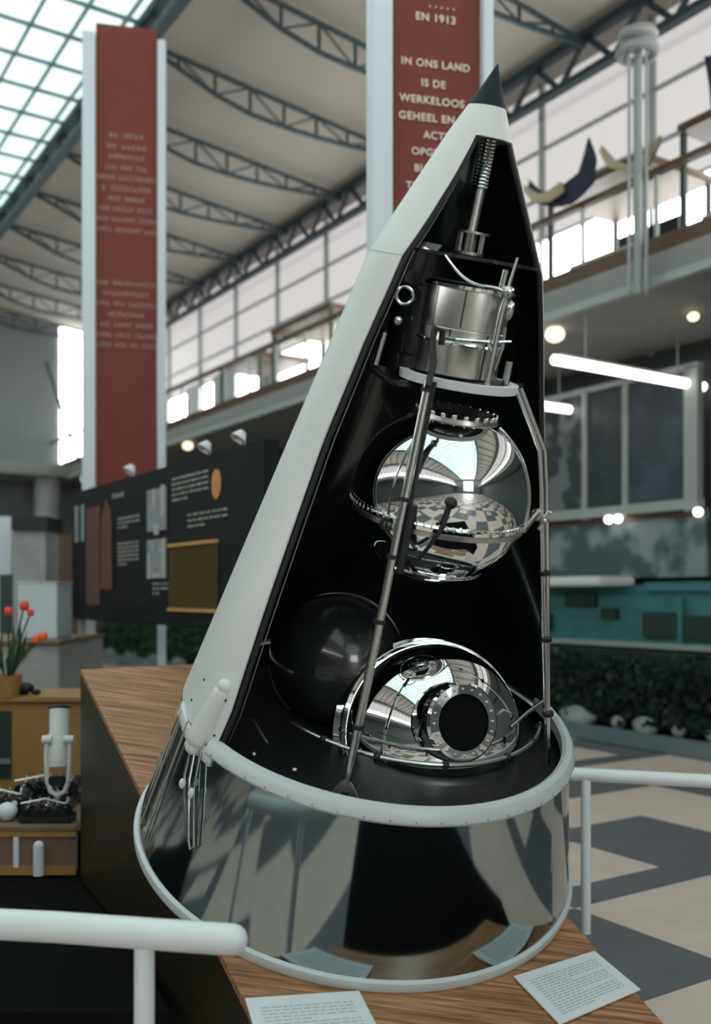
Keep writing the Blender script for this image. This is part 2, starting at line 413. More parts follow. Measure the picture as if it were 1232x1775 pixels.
# fluorescent lamps under the balcony
def tube_lamp(a0, s0, a1, s1, z, lab, n=2):
    p, q = H(a0, s0, z), H(a1, s1, z); L = (q-p).length
    t = thing('fluorescent_lamp', lab, 'lamp', p, math.atan2(q.y-p.y, q.x-p.x), 'fluorescent lamps under the balcony')
    for i in range(n):
        MB().tube([(L*i/n+.02, 0, 0), (L*i/n+.04, 0, 0), (L*(i+1)/n-.04, 0, 0), (L*(i+1)/n-.02, 0, 0)], .06, 12, rs=[.035, .06, .06, .035]).build('tube', M_lamp, t)
    MB().box((L/2, 0, .075), (L*.9, .05, .03)).build('batten', M_silver, t, False)
    for x in (.2*L, .8*L): MB().cyl((x, 0, .08), (x, 0, 5.43-z), .012, 6).build('hanger', M_silver, t)
tube_lamp(8.48, 8.67, 11.4, 8.69, 4.75, 'long white double fluorescent lamp hanging under the balcony at right')
tube_lamp(8.5, 10.9, 11.4, 10.9, 4.75, 'shorter white fluorescent lamp partly hidden behind the black right edge of the cone', 2)
for (s, a, lab, m, r) in ((9.5, 9.35, 'round white ceiling globe under the balcony edge beside the cone', M_warm, .13), (7.95, 10.2, 'small white ceiling globe under the balcony near the right edge of the picture', M_warm, .07),
                       (21.3, 9.2, 'small warm globe under the balcony right of the left banner', M_warm, .12), (29.2, 9.3, 'small warm globe under the balcony left of the left banner', M_warm, .12)):
    t = thing('globe_lamp', lab, 'lamp', H(a, s, 5.36)); MB().sphere((0, 0, 0), r, 20, 12, (1, 1, .8)).build('globe', m, t); MB().cyl((0, 0, r*.5), (0, 0, .09), r*.5).build('fitting', M_silver, t)

# flags (draped cloth swags) on the gallery
def flag(a, pts, lab, m, th=.03, extra=None):
    t = thing('draped_flag', lab, 'flag', (0, 0, 0), 0, 'draped flags along the gallery')
    def sheet(pp, da):
        mb = MB(); n = len(pp)//2; rows = []
        for i in range(n):
            p, q = pp[i], pp[-1-i]
            rows.append([H(a+da+.04*math.sin(1.9*i+3*k/4), p[0]+(q[0]-p[0])*k/4, p[1]+(q[1]-p[1])*k/4) for k in range(5)])
        for off in (0, th):
            R = [[mb.bm.verts.new(v+Vector((off*NX, off*NY, 0))) for v in r_] for r_ in rows]
            for A, B in zip(R[:-1], R[1:]):
                for k in range(4): mb.bm.faces.new((A[k], A[k+1], B[k+1], B[k]))
        return mb
    sheet(pts, 0).build('cloth', m, t, ang=70)
    if extra: sheet(extra, -.12).build('yellow_stripe', M_flagy, t, ang=70)
flag(8.95, [(9.61, 7.39), (9.45, 7.2), (9.28, 7.09), (9.03, 7.04), (8.73, 7.15), (8.6, 7.3), (8.49, 7.49), (8.44, 7.2), (8.45, 6.92), (8.59, 6.82), (8.85, 6.80), (9.16, 6.86), (9.48, 7.02), (9.61, 7.28)][:14],
     'large navy and yellow draped flag swag right of the cone', M_flag, extra=[(9.58, 7.27), (9.3, 7.06), (9.1, 7.0), (8.85, 7.04), (8.88, 6.92), (9.1, 6.88), (9.32, 6.93), (9.56, 7.18)])
flag(8.9, [(8.30, 7.33), (8.1, 7.07), (7.83, 6.89), (7.62, 6.93), (7.42, 7.1), (7.38, 6.95), (7.58, 6.81), (7.83, 6.80), (8.14, 6.98), (8.31, 7.25)],
     'thin yellow draped swag passing behind the lamp mast', M_flagy)
flag(8.8, [(6.72, 7.62), (6.69, 7.3), (6.62, 7.0), (6.5, 6.8), (6.2, 6.7), (6.2, 7.2), (6.4, 7.3), (6.5, 7.4), (6.56, 7.5), (6.6, 7.62)],
     'dark draped flag at the right edge of the picture', M_flag)
# mast with round lamp cluster
t = thing('lamp_mast', 'tall pale mast with a round lamp cluster on the gallery at right', 'mast', H(8.72, 7.55, 5.3))
MB().cyl((0, 0, 0), (0, 0, 2.75), .05, 16).build('pole', M_silver, t)
for i in range(4):
    x = .22*math.cos(i*PI/2+.5); y = .22*math.sin(i*PI/2+.5)
    MB().cyl((x*.6, y*.6, 0), (x*.6, y*.6, 2.7), .018, 8).build('stay', M_silver, t)
mb = MB().ring(.2, .05, 2.72, n=32).ring(.17, .06, 2.9, n=32); mb.build('lamp_ring', M_stone, t)
MB().lathe([(0, 2.98), (.13, 2.95), (.18, 2.86), (.06, 2.78), (0, 2.78)], n=24).build('cap', M_silver, t)
o = thing('round_bowl', 'dark round bowl standing on the balcony edge beside the mast', 'bowl', H(9.55, 7.8, 5.8))
MB().lathe([(0, .0), (.1, 0), (.26, .05), (.36, .11), (.34, .12), (.2, .07), (0, .03)], n=32).build('dish', M_greend, o)
# kiosks / booths on the gallery
def kiosk(a, s, w_, d, h, lab, grp='exhibition booths on the gallery'):
    t = thing('exhibition_booth', lab, 'booth', H(a, s, 5.8), HR, grp)
    MB().box((0, 0, h), (w_, d, .1), bev=.02).build('roof', M_brown, t, False)
    for x in (-1, 1):
        for y in (-1, 1): MB().box((x*(w_/2-.06), y*(d/2-.06), h/2-.03), (.06, .06, h-.06)).build('post', M_greend, t, False)
    MB().box((0, 0, .5), (w_*.7, d*.7, .1)).build('counter', M_silver, t, False)
    MB().box((w_*.3, 0, h*.45), (.06, d*.6, h*.55)).build('panel', M_greend, t, False)
kiosk(10.3, 19.6, 1.3, 2.0, 1.25, 'small brown-roofed booth on the gallery right of the left banner')
kiosk(10.3, 16.9, 1.3, 2.4, 1.55, 'larger brown-roofed booth on the gallery just left of the white cone stripe')
kiosk(10.2, 9.0, 1.4, 1.7, 1.5, 'brown-roofed booth on the gallery below the navy swag')
kiosk(10.2, 7.0, 1.4, 1.3, 1.6, 'brown-roofed booth on the gallery behind the lamp mast')
kiosk(10.3, 12.0, 1.2, 1.2, 1.3, 'low booth on the gallery hidden mostly behind the cone')

# ---- banners
def text_mesh(parent, body, size, x, z, m, name='lettering', y=-.012):
    cu = bpy.data.curves.new('t', 'FONT'); cu.body = body; cu.size = size; cu.align_x = 'CENTER'; cu.extrude = .003; cu.offset = size*.02; cu.space_character = 1.12
    to = bpy.data.objects.new('t', cu); COL.objects.link(to)
    dg = bpy.context.evaluated_depsgraph_get(); me = bpy.data.meshes.new_from_object(to.evaluated_get(dg))
    bpy.data.objects.remove(to); me.transform(Matrix.Translation((x, y, z)) @ Matrix.Rotation(PI/2, 4, 'X'))
    me.materials.clear(); me.materials.append(m)
    o = bpy.data.objects.new(name, me); COL.objects.link(o); o.parent = parent; return o
def strokes(mb, x0, x1, z, h, words, y=-.008, pitch=None, axis=0):
    """a row of letter-like strokes split into words"""
    p = pitch or h*.62; tot = sum(words)+len(words)-1; p = min(p, (x1-x0)/tot); x = (x0+x1)/2-tot*p/2
    for wd in words:
        for i in range(wd):
            k = random.randint(0, 3); c = x+(i+.5)*p
            def b(cx, cz, dx, dz): mb.box((cx, y, cz), (dx, .006, dz))
            b(c-p*.28, z, p*.2, h)
            if k in (0, 1): b(c+p*.2, z, p*.2, h)
            if k in (0, 2): b(c, z+h*.42, p*.7, h*.16)
            if k in (2, 3): b(c, z-h*.42, p*.7, h*.16)
            if k in (1, 3): b(c, z, p*.6, h*.16)
        x += (wd+1)*p
rz = math.atan2(.226, .974)
# far-left banner : depth 12
t = thing('standing_banner', 'tall dark red banner with small centred lettering between two white posts at left', 'banner', (-2.80, 12.0, 0), rz, 'tall red banners')
MB().box((0, .02, 5.32), (.73, .05, 7.05)).build('cloth_panel', M_red, t, False)
MB().box((-.445, .0, 4.35), (.155, .16, 8.7), bev=.01).build('post', M_postw, t, False)
MB().box((.42, .0, 4.35), (.10, .16, 8.7), bev=.01).build('post', M_postw, t, False)
mb = MB()
zz = lambda py: 1.9+(1030-py)/1700*12.0
rows = [(237, [2, 4], .5), (256, [2, 5], .55), (273, [8], .48), (292, [3, 3, 3], .55), (310, [5, 10], .8), (328, [1, 9], .65), (346, [3, 5], .48), (364, [3, 6, 5], .72), (382, [4, 8, 6], .8), (400, [5, 8, 4], .8),
        (492, [3, 11], .8), (510, [12], .62), (528, [4, 3, 8], .8), (546, [8], .48), (564, [3, 5, 5], .7), (582, [5, 5, 7], .8), (599, [5, 4, 3, 5], .8)]
for py, wd, fr_ in rows: strokes(mb, -.36*fr_/.8, .36*fr_/.8, zz(py), .055, wd, pitch=.06)
mb.build('lettering', M_letterd, t, False)
# nearer banner : depth 7.7
t = thing('standing_banner', 'broad dark red banner with large cream lettering behind the nose of the cone', 'banner', (.63, 7.75, 0), rz, 'tall red banners')
MB().box((0, .02, 6.0), (.74, .05, 6.2)).build('cloth_panel', M_red, t, False)
MB().box((-.455, .0, 4.6), (.17, .18, 9.2), bev=.01).build('post', M_postw, t, False)
MB().box((.415, .0, 4.6), (.085, .18, 9.2), bev=.01).build('post', M_postw, t, False)
zz = lambda py: 1.9+(1030-py)/1700*7.72
for body, py, sz, x in (('. . . . .', 3, .08, .05), ('EN 1913', 28, .085, .0), ('IN ONS LAND', 108, .082, 0), ('IS DE', 142, .082, -.02), ('WERKELOOS', 172, .084, -.03), ('GEHEEL EN V', 202, .084, -.03), ('ACTIE', 232, .082, .02), ('OPGER', 262, .082, -.06), ('BUITE', 291, .082, -.06), ('TIJD', 322, .082, -.16)):
    text_mesh(t, body, sz, x, zz(py)-.035, M_letter)

# ---- black information board (parallel to the hall)
t = thing('information_board', 'large black information board with photographs and gold grid left of the cone', 'board', H(3.5, 9.2, 0), HR-PI/2)
# local x runs towards the viewer's right (decreasing s); face at -y
def bx(name, m, s0, s1, z0, z1, y=-.01, d=.012, par=t): return MB().box((9.2-(s0+s1)/2, y, (z0+z1)/2), (abs(s1-s0), d, z1-z0)).build(name, m, par, False)
MB().box((.12, .07, 2.35), (4.85, .13, 1.48), bev=.008).build('panel', M_board, t, False)
for x in (-2.2, 2.1): MB().box((x, .09, .82), (.07, .07, 1.62)).build('leg', M_silver, t, False)
MB().lathe([(0, 0), (1, 0), (1, .01), (0, .01)], n=40, M=Matrix.Translation((9.2-7.5, 0, 2.82)) @ Matrix.Diagonal((.085, 1, .125, 1)) @ Matrix.Rotation(PI/2, 4, 'X')).build('orange_oval', mat('orange_print', (.55, .27, .10), .6, noise=(60, .4)), t)
mb = MB()
for i in range(27): mb.box((9.2-8.5+i*1.0/26, -.004, 2.05), (.012, .012, .56))
for i in range(17): mb.box((9.2-8.0, -.003, 1.78+i*.035), (1.0, .006, .004))
mb.build('gold_grid', M_gold, t, False)
ge = mat('gold_edge', (.5, .32, .10), .5)
for z in (2.345, 1.76): MB().box((9.2-8.0, -.01, z), (1.04, .03, .03)).build('grid_rim', ge, t, False)
bx('photograph', M_photo, 9.05, 8.58, 2.50, 2.9); bx('photograph', M_photo, 9.05, 8.58, 2.05, 2.42)
for (a_, b_, c_, d_) in ((8.9, 8.82, 2.72, 2.9), (8.68, 8.6, 2.62, 2.92), (8.9, 8.7, 2.06, 2.1), (9.02, 8.95, 2.05, 2.3), (8.66, 8.58, 2.05, 2.42), (8.85, 8.75, 2.46, 2.56)): bx('photograph_highlight', M_text, a_, b_, c_, d_, y=-.018)
bx('tower_picture', M_pink, 10.92, 10.45, 1.78, 2.86)
mb = MB(); mb.poly([(9.2-10.42, -.004, 1.95), (9.2-10.05, -.004, 1.95), (9.2-10.08, -.004, 2.75), (9.2-10.25, -.004, 2.92), (9.2-10.4, -.004, 2.7)], (0, -.012, 0)); mb.build('tower_picture', M_pink, t, False)
for (a_, b_) in ((11.33, 11.22), (11.1, 11.0)): bx('pale_strip', M_photo, a_, b_, 2.5, 2.92)
mb = MB()
def para(s0, s1, z0, n, dz, h=.022, wd=None):
    for i in range(n):
        L = abs(s0-s1)*(1 if i < n-1 else .45); k = max(1, int(L/(h*.8)/6)); x0 = 9.2-s0
        words = [random.randint(2, 6) for _ in range(k)]; tot = sum(words)+len(words)-1; p = L/tot
        strokes(mb, x0, x0+L, z0-i*dz, h, words, y=-.004, pitch=p)
para(8.45, 7.66, 2.95, 5, .048); para(8.1, 7.3, 2.60, 3, .05); para(8.93, 8.55, 2.0, 3, .045); para(9.9, 9.28, 2.68, 3, .045); para(9.9, 9.3, 2.42, 6, .042); para(10.08, 9.3, 2.93, 1, .05, .045)
mb.build('lettering', M_text, t, False)
for i, s in enumerate((9.45, 7.65, 7.0)):
    o = thing('clip_lamp', ['small white clip lamp on the board top at its middle', 'small white clip lamp on the board top near its right end', 'small white clip lamp at the right corner of the board top'][i], 'lamp', H(3.5, s, 3.09), HR-PI/2, 'clip lamps on the information board')
    MB().lathe([(0, .06), (.03, .055), (.07, -.02), (.062, -.02), (.02, .04), (0, .045)], n=20, M=Matrix.Translation((0, -.04, .05)) @ Matrix.Rotation(-.6, 4, 'X')).build('shade', M_card, o)
    MB().cyl((0, 0, 0), (0, -.03, .07), .012, 8).build('stem', M_silver, o)

# ================================================================ PLINTH AND SPACECRAFT (tilted frame)
ORG = Vector((-.004, 4.538, .779))
E1 = Vector((.9883, .0504, -.1441)); E2 = Vector((0, .9439, .3303)); E3 = Vector((.1527, -.3264, .9328))
TM = Matrix(((E1.x, E2.x, E3.x, ORG.x), (E1.y, E2.y, E3.y, ORG.y), (E1.z, E2.z, E3.z, ORG.z), (0, 0, 0, 1)))
P = thing('sloping_plinth', 'dark brown wedge plinth with sloping wood-grained top carrying the cone', 'plinth', M=TM.copy())
poly = [(-1.622, 1.358), (-.29, -1.33), (-.1, -1.6), (1.25, -1.15), (.93, -.40), (.80, .7), (.35, 2.2), (-.6, 1.85)]
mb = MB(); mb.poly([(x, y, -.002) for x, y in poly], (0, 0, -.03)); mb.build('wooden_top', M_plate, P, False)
# body: walls drop vertically in the world
mb = MB(); inv = TM.inverted()
top = [TM @ Vector((x*.999, y*.999, -.034)) for x, y in poly]; bot = [Vector((p.x, p.y, .0)) for p in top]
top = [inv @ p for p in top]; bot = [inv @ p for p in bot]
tv = [mb.bm.verts.new(p) for p in top]; bv = [mb.bm.verts.new(p) for p in bot]; n = len(tv)
for i in range(n): mb.bm.faces.new((tv[i], bv[i], bv[(i+1) % n], tv[(i+1) % n]))
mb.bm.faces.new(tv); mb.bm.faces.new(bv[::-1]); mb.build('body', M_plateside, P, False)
# black low platform
mb = MB(); mb.poly([(-6.5, 3.9, .0), (-.74, 3.9, .0), (-.95, 4.42, 0), (-1.62, 5.72, 0), (-1.64, 6.9, 0), (-6.5, 6.9, 0)], (0, 0, .24))
o = mb.build('black_platform', M_platform, None, False); tag(o, 'low black platform beneath the instrument table at lower left', 'platform')

o = MB().poly([(-.25, 1.0, .0), (1.9, 1.0, .0), (1.9, 3.6, 0), (1.6, 4.0, 0), (1.32, 3.35, 0), (-.1, 2.9, 0)], (0, 0, .012)).build('floor_mat', M_platform, None, False); tag(o, 'black mat on the floor in front of the wooden plinth', 'mat')
def card(pts, lab):
    o = thing('printed_card', lab, 'card', M=TM.copy(), group='printed cards on the plinth')
    c = [Vector((x, y, .004)) for x, y in pts]; mb = MB(); mb.poly(c, (0, 0, .006)); mb.build('paper', M_card, o, False)
    a, b, c_, d = c; mb = MB()
    for i in range(15):
        v = .16+.7*i/14; p = a.lerp(d, v); q = b.lerp(c_, v); u0 = .1; u1 = .9 if i % 5 != 4 else .5; w_ = u0
        while w_ < u1:
            L = random.uniform(.03, .09); e = min(w_+L, u1); A = p.lerp(q, w_)+Vector((0, 0, .0066)); B = p.lerp(q, e)+Vector((0, 0, .0066)); dn = (d-a).normalized()*.0045
            mb.poly([A, B, B+dn, A+dn]); w_ = e+.015
    mb.build('printed_lines', M_print, o, False)
card([(-.391, -1.118), (.015, -1.01), (.13, -1.30), (-.29, -1.42)], 'white printed card cut by the bottom edge of the picture, left of the other card')
card([(.62, -.827), (.99, -.612), (1.128, -.81), (.757, -1.053)], 'white printed card at the right corner of the wooden plinth')

SP = thing('satellite_cone', 'cutaway white and black nose cone holding a chrome sphere above a mirror skirt', 'spacecraft', M=TM.copy())
def prof_r(z):
    pts = [(0, 1.0), (.658, .848), (2.541, .337), (3.221, 0)]
    for (z0, r0), (z1, r1) in zip(pts[:-1], pts[1:]):
        if z <= z1: return r0+(r1-r0)*(z-z0)/(z1-z0)
    return 0
SK = .0
# base ring, skirt, rim
MB().lathe([(.97, .0), (1.0, 0), (1.004, .02), (1.0, .038), (.985, .045), (.97, .04)], n=160, close=True).build('base_ring', M_rim, SP)
MB().lathe([(prof_r(.04)-.006, .04), (prof_r(.35)-.004, .35), (prof_r(.63)-.004, .63), (prof_r(.63)-.03, .63), (prof_r(.3)-.03, .3), (prof_r(.04)-.03, .04)], n=160, close=True).build('mirror_skirt', M_skirt, SP)
MB().lathe([(.0, .56), (prof_r(.56)-.02, .56)], n=96).build('deck', M_blackm, SP)
ra0, ra1 = math.radians(-141.5), math.radians(22)
MB().lathe([(.815, .632), (.868, .628), (.874, .64), (.866, .668), (.852, .684), (.826, .690), (.812, .68)], a0=ra0, a1=ra1, n=110, close=True).build('skirt_rim', M_rim, SP)
rv = MB()
for i in range(26):
    a = ra0+(ra1-ra0)*(i+.5)/26; rv.sphere((.874*math.cos(a), .874*math.sin(a), .648), .004, 6, 4)
rv.build('rim_rivets', M_tube, SP)
# outer shell with cut edges
LZ = [(.655, -139.8), (.806, -138.6), (1.2, -139.9), (1.868, -141.1), (2.25, -137.5), (2.541, -131.4), (2.75, -120.5), (2.88, -111.5), (2.975, -102.4)]
RZ = [(.655, 18.4), (1.32, 15.6), (2.067, 10.9), (2.541, 4), (2.75, 1), (2.975, -3)]
def itp(T, z):
    for (a, b), (c, d) in zip(T[:-1], T[1:]):
        if z <= c: return b+(d-b)*(z-a)/(c-a)
    return T[-1][1]
def shell(off, name, m, th, z0=.655, bev=True):
    mb = MB(); zs = sorted(set([z0+(2.541-z0)*i/24 for i in range(25)]+[2.541+(2.975-2.541)*i/10 for i in range(11)])); N = 96; rows = []; inn = []
    for z in zs:
        a0 = math.radians(itp(RZ, z)); a1 = math.radians(itp(LZ, z)+360); r = prof_r(z)+off
        dx = max(0, z-2.98)*.0
        rows.append([mb.bm.verts.new((r*math.cos(a0+(a1-a0)*i/N), r*math.sin(a0+(a1-a0)*i/N), z)) for i in range(N+1)])
        r -= th
        inn.append([mb.bm.verts.new((r*math.cos(a0+(a1-a0)*i/N), r*math.sin(a0+(a1-a0)*i/N), z)) for i in range(N+1)])
    def grid(R):
        for A, B in zip(R[:-1], R[1:]):
            for i in range(N): mb.bm.faces.new((A[i], A[i+1], B[i+1], B[i]))
    grid(rows); grid(inn)
    for A, B, C, D in zip(rows[:-1], rows[1:], inn[:-1], inn[1:]):
        mb.bm.faces.new((A[0], B[0], D[0], C[0])); mb.bm.faces.new((A[N], B[N], D[N], C[N]))
    for R, I in ((rows[0], inn[0]), (rows[-1], inn[-1])):
        for i in range(N): mb.bm.faces.new((R[i], R[i+1], I[i+1], I[i]))
    return mb.build(name, m, SP, ang=20)
shell(0, 'outer_shell', M_white, .006)
shell(-.0065, 'inner_lining', M_black, .012)
def nose(prof, name, m, top=None):
    mb = MB().lathe(prof, n=96)
    for v in mb.bm.verts:
        if v.co.z > 2.98: v.co.x += (v.co.z-2.98)*.07
    return mb.build(name, m, SP, ang=25)
nose([(prof_r(2.975)-.02, 2.975), (prof_r(2.975), 2.975), (prof_r(3.03), 3.03), (prof_r(3.082), 3.082), (.0, 3.082)], 'nose_band', M_white)
nose([(prof_r(3.083)+.001, 3.083), (prof_r(3.15)+.001, 3.15), (.008, 3.212), (0, 3.228)], 'nose_tip', M_tip)
MB().ring(prof_r(2.541)+.0005, .0012, 2.541, a0=math.radians(4), a1=math.radians(228), n=80, seg=6).build('shell_seam', M_rim, SP)
mb = MB()       # black edge moulding on the cut, thin bright inner line
def edge(T, n, dr, da):
    out = []
    for i in range(n+1):
        z = .68+(2.965-.68)*i/n; a = math.radians(itp(T, z)+da); r = prof_r(z)+dr; out.append((r*math.cos(a), r*math.sin(a), z))
    return out
MB().tube(edge(LZ, 60, -.022, .4), .011, 8).tube(edge(RZ, 60, -.016, -.3), .012, 8).build('edge_moulding', M_blackm, SP)
MB().tube(edge(LZ, 60, -.045, 1.0), .0028, 6).build('edge_wire', M_alu, SP)
# fairing on the lower end of the stripe
mb = MB(); pts = []; rs = []
for i in range(13):
    u = i/12; z = .885-.27*u; a = math.radians(-144.3-3.4*u); r = prof_r(z)+.006; pts.append((r*math.cos(a), r*math.sin(a), z)); rs.append(.032+.022*u if 0 < i < 12 else .02)
mb.tube(pts, .04, 20, rs=rs); mb.sphere(pts[0], .03, 16, 10); mb.sphere(pts[-1], .042, 16, 10)
mb.build('stripe_fairing', M_white, SP, ang=60)
mb = MB()
a0, a1 = math.radians(-139.5), math.radians(-166); N = 14; rows = []
for j in range(4):
    z = .64-.018*j; rr = prof_r(z)+.004; rows.append([mb.bm.verts.new((rr*math.cos(a0+(a1-a0)*i/N), rr*math.sin(a0+(a1-a0)*i/N), z + .03*(i/N)**2)) for i in range(N+1)])
for A, B in zip(rows[:-1], rows[1:]):
    for i in range(N): mb.bm.faces.new((A[i], A[i+1], B[i+1], B[i]))
o = mb.build('stripe_foot', M_white, SP); sm = o.modifiers.new('t', 'SOLIDIFY'); sm.thickness = .012
sc = MB()
for (z, a) in ((.83, -157), (.86, -148), (.84, -142), (.70, -141.5), (.72, -160)): sc.sphere((prof_r(z)*math.cos(math.radians(a)), prof_r(z)*math.sin(math.radians(a)), z), .0055, 8, 6)
sc.build('stripe_screws', M_blackm, SP)
# release loop hanging on the skirt below the fairing
def sk(z, a, d=0): r = prof_r(z)+d; return Vector((r*math.cos(math.radians(a)), r*math.sin(math.radians(a)), z))
MB().tube([sk(.62, -147, .01), sk(.5, -143.8, .02), sk(.42, -141, .02), sk(.30, -137.5, .015), sk(.27, -136.2, .012), sk(.29, -135.2, .012), sk(.40, -138.0, .02), sk(.5, -141, .022), sk(.62, -144, .01)], .0055, 8).tube([sk(.62, -149, .01), sk(.5, -146.5, .02), sk(.42, -143.2, .02), sk(.3, -138.6, .012)], .0055, 8).build('release_loop', M_tube, SP)
MB().sphere(sk(.47, -145.6, .026), .014, 12, 8, (1, 1, 1.6)).sphere(sk(.47, -140.9, .026), .014, 12, 8, (1, 1, 1.6)).build('loop_ferrules', M_card, SP)
MB().tube([sk(.655, -156, .006), sk(.4, -156.5, .006), sk(.1, -157, .006)], .005, 6).tube([sk(.65, -163, .006), sk(.4, -163, .006), sk(.1, -163, .006)], .006, 6).build('skirt_seam', M_tube, SP)

# chrome sphere
c = Vector((.080, -.17, 1.69)); R = .345
S = MB().sphere(c, R, 96, 64).build('chrome_sphere', M_chrome, SP, ang=80)
T = Matrix.Translation(c)
MB().ring(R+.002, .0055, -.045, n=120, M=T).build('equator_band', M_chrome, S)
MB().lathe([(R-.012, -.088), (R-.0045, -.086), (R-.003, -.068), (R-.006, -.066)], n=120, M=T).build('lower_band', M_alu, S)
MB().ring(R*.62, .006, -R*.79, n=80, M=T).build('bottom_seam', M_chrome, S)
MB().lathe([(R*.46, R*.87), (R*.48, R*.885), (R*.47, R*.93), (R*.40, R*.965), (R*.2, R*1.0), (0, R*1.0)], n=64, M=T).build('top_collar', M_alu, S)
bl = MB()
for i in range(22): a = 2*PI*i/22; bl.sphere(c+Vector((R*.44*math.cos(a), R*.44*math.sin(a), R*.955)), .011, 10, 6)
bl.build('collar_bolts', M_chrome, S)
for lon in (-20, -128):   # meridian wires
    pts = [c+Vector((math.cos(math.radians(lon))*math.cos(math.radians(la)), math.sin(math.radians(lon))*math.cos(math.radians(la)), math.sin(math.radians(la))))*(R+.004) for la in range(-8, 61, 4)]
    MB().tube(pts, .0032, 6).build('meridian_wire', M_tube, S)
q = c+Vector((-.21, -.275, -.075)); MB().ring(.02, .008, 0, n=24, M=Matrix.Translation(q) @ Matrix.Rotation(PI/2, 4, 'X')).build('valve_fitting', M_blackm, S)
MB().tube([c+Vector((-.005, -.37, .05)), c+Vector((-.02, -.385, -.03)), c+Vector((-.07, -.375, -.14)), c+Vector((-.115, -.35, -.20))], .008, 8).sphere(c+Vector((-.005, -.374, .06)), .022, 14, 10).build('antenna_stub', M_blackm, S)
bk = MB()
for i in range(40):
    a = -PI*i/40-.0; bk.box((c.x+(R+.006)*math.cos(a), c.y+(R+.006)*math.sin(a), c.z-.045), (.006, .006, .013))
bk.build('band_clips', M_tube, S, False)
# right-hand lug joining sphere and strut
MB().tube([c+Vector((R*.93, -.12, -.06)), (.47, -.15, 1.67), (.51, -.12, 1.65)], .014, 8).sphere((.475, -.13, 1.66), .026, 12, 8).sphere((.51, -.12, 1.64), .02, 10, 8).tube([(.50, -.12, 1.6), (.525, -.13, 1.68)], .011, 8).build('side_lug', M_alu, S)

# struts
A0, A1 = Vector((-.067, -.42, 2.142)), Vector((-.133, -.68, .60))
st = MB().tube([A0, A0.lerp(A1, .5), A1], .0165, 16).build('front_strut', M_tube, SP)
cl = MB()
for u in (.02, .27, .405, .56, .82, .985): 
    p = A0.lerp(A1, u); d = (A1-A0).normalized(); cl.cyl(p-d*.008, p+d*.008, .023)
cl.build('strut_clamps', M_blackm, st)
MB().tube([A0.lerp(A1, .28)+Vector((.034, 0, 0)), A0.lerp(A1, .44)+Vector((.034, 0, 0))], .016, 10).tube([A0+Vector((.02, .0, .0)), A0.lerp(A1, .4)+Vector((.024, .012, 0))], .01, 8).build('black_cable', M_blackm, st)
MB().poly([A1+Vector((-.07, -.02, -.01)), A1+Vector((.07, -.02, -.01)), A1+Vector((0, 0, .09))], (0, .02, 0)).build('foot_bracket', M_alu, st, False)
B = [Vector((.287, -.12, 2.142)), Vector((.434, -.12, 1.914)), Vector((.473, -.12, 1.77)), Vector((.549, -.12, 1.442)), Vector((.765, -.12, .56))]
# bend the strut smoothly
st = MB().tube(B, .011, 14).tube([p+Vector((.022, 0, 0)) for p in B[:4]]+[B[4]+Vector((.004, 0, 0))], .008, 10).build('side_strut', M_tube, SP)
cl = MB()
for u, p, d in ((0, B[3].lerp(B[4], .02), 0), (0, B[3].lerp(B[4], .34), 0), (0, B[3].lerp(B[4], .72), 0), (0, B[0], 0)):
    dd = (B[4]-B[3]).normalized(); cl.cyl(p-dd*.008+Vector((.008, 0, 0)), p+dd*.008+Vector((.008, 0, 0)), .024)
cl.build('strut_clamps', M_blackm, st)

# platform ring above the sphere, instrument canister
cc = Vector((.066, -.14, 2.128))
MB().lathe([(.19, -.012), (.222, -.012), (.224, .018), (.19, .018)], n=80, M=Matrix.Translation(cc), close=True).build('upper_ring', M_card, SP)
MB().lathe([(.0, -.008), (.19, -.008), (.19, .0), (0, .0)], n=48, M=Matrix.Translation(cc)).build('upper_deck', M_black, SP)
k = Vector((.048, -.13, 0)); T = Matrix.Translation(k)
can = MB().lathe([(0, 2.145), (.14, 2.145), (.157, 2.155), (.157, 2.262), (.161, 2.268), (.157, 2.275), (.157, 2.315), (.1545, 2.318), (.157, 2.321), (.157, 2.455), (.153, 2.47), (.14, 2.478), (0, 2.478)], n=96, M=T).build('instrument_canister', M_alu, SP)
sm_ = MB()
for a, z0, z1 in ((-100, 2.325, 2.45), (-45, 2.325, 2.455), (-112, 2.28, 2.315), (-60, 2.155, 2.31), (-140, 2.16, 2.45)):
    a = math.radians(a); r = .1575; sm_.cyl((k.x+r*math.cos(a), k.y+r*math.sin(a), z0), (k.x+r*math.cos(a), k.y+r*math.sin(a), z1), .003 if a > -2 and a < -1 else .0015, 6)
sm_.build('canister_seams', M_blackm, can)
MB().ring(.161, .006, 2.268, c=(k.x, k.y), n=80).build('canister_band', M_chrome, can)
MB().lathe([(.157, 2.452), (.168, 2.455), (.168, 2.466), (.150, 2.474)], n=80, M=T).build('canister_lip', M_chrome, can)
MB().lathe([(0, 2.13), (.15, 2.13), (.15, 2.19), (.14, 2.2), (.14, 2.44), (0, 2.46)], n=48, M=Matrix.Translation((-.08, .0, 0))).build('dark_drum', M_black, SP)
MB().ring(.03, .007, 0, n=24, M=Matrix.Translation((-.185, -.18, 2.40)) @ Matrix.Rotation(PI/2, 4, 'X')).build('drum_port', M_tube, SP)
MB().sphere((-.195, -.16, 2.31), .02, 10, 8).build('drum_knob', M_tube, SP)
MB().cyl((-.235, -.14, 2.26), (-.25, -.14, 2.14), .014).build('left_post', M_tube, SP)
MB().tube([(-.30, -.12, 2.2), (-.25, -.14, 2.12), (-.18, -.2, 2.09), (-.12, -.25, 2.1)], .014, 8).build('lower_pipe', M_black, SP)
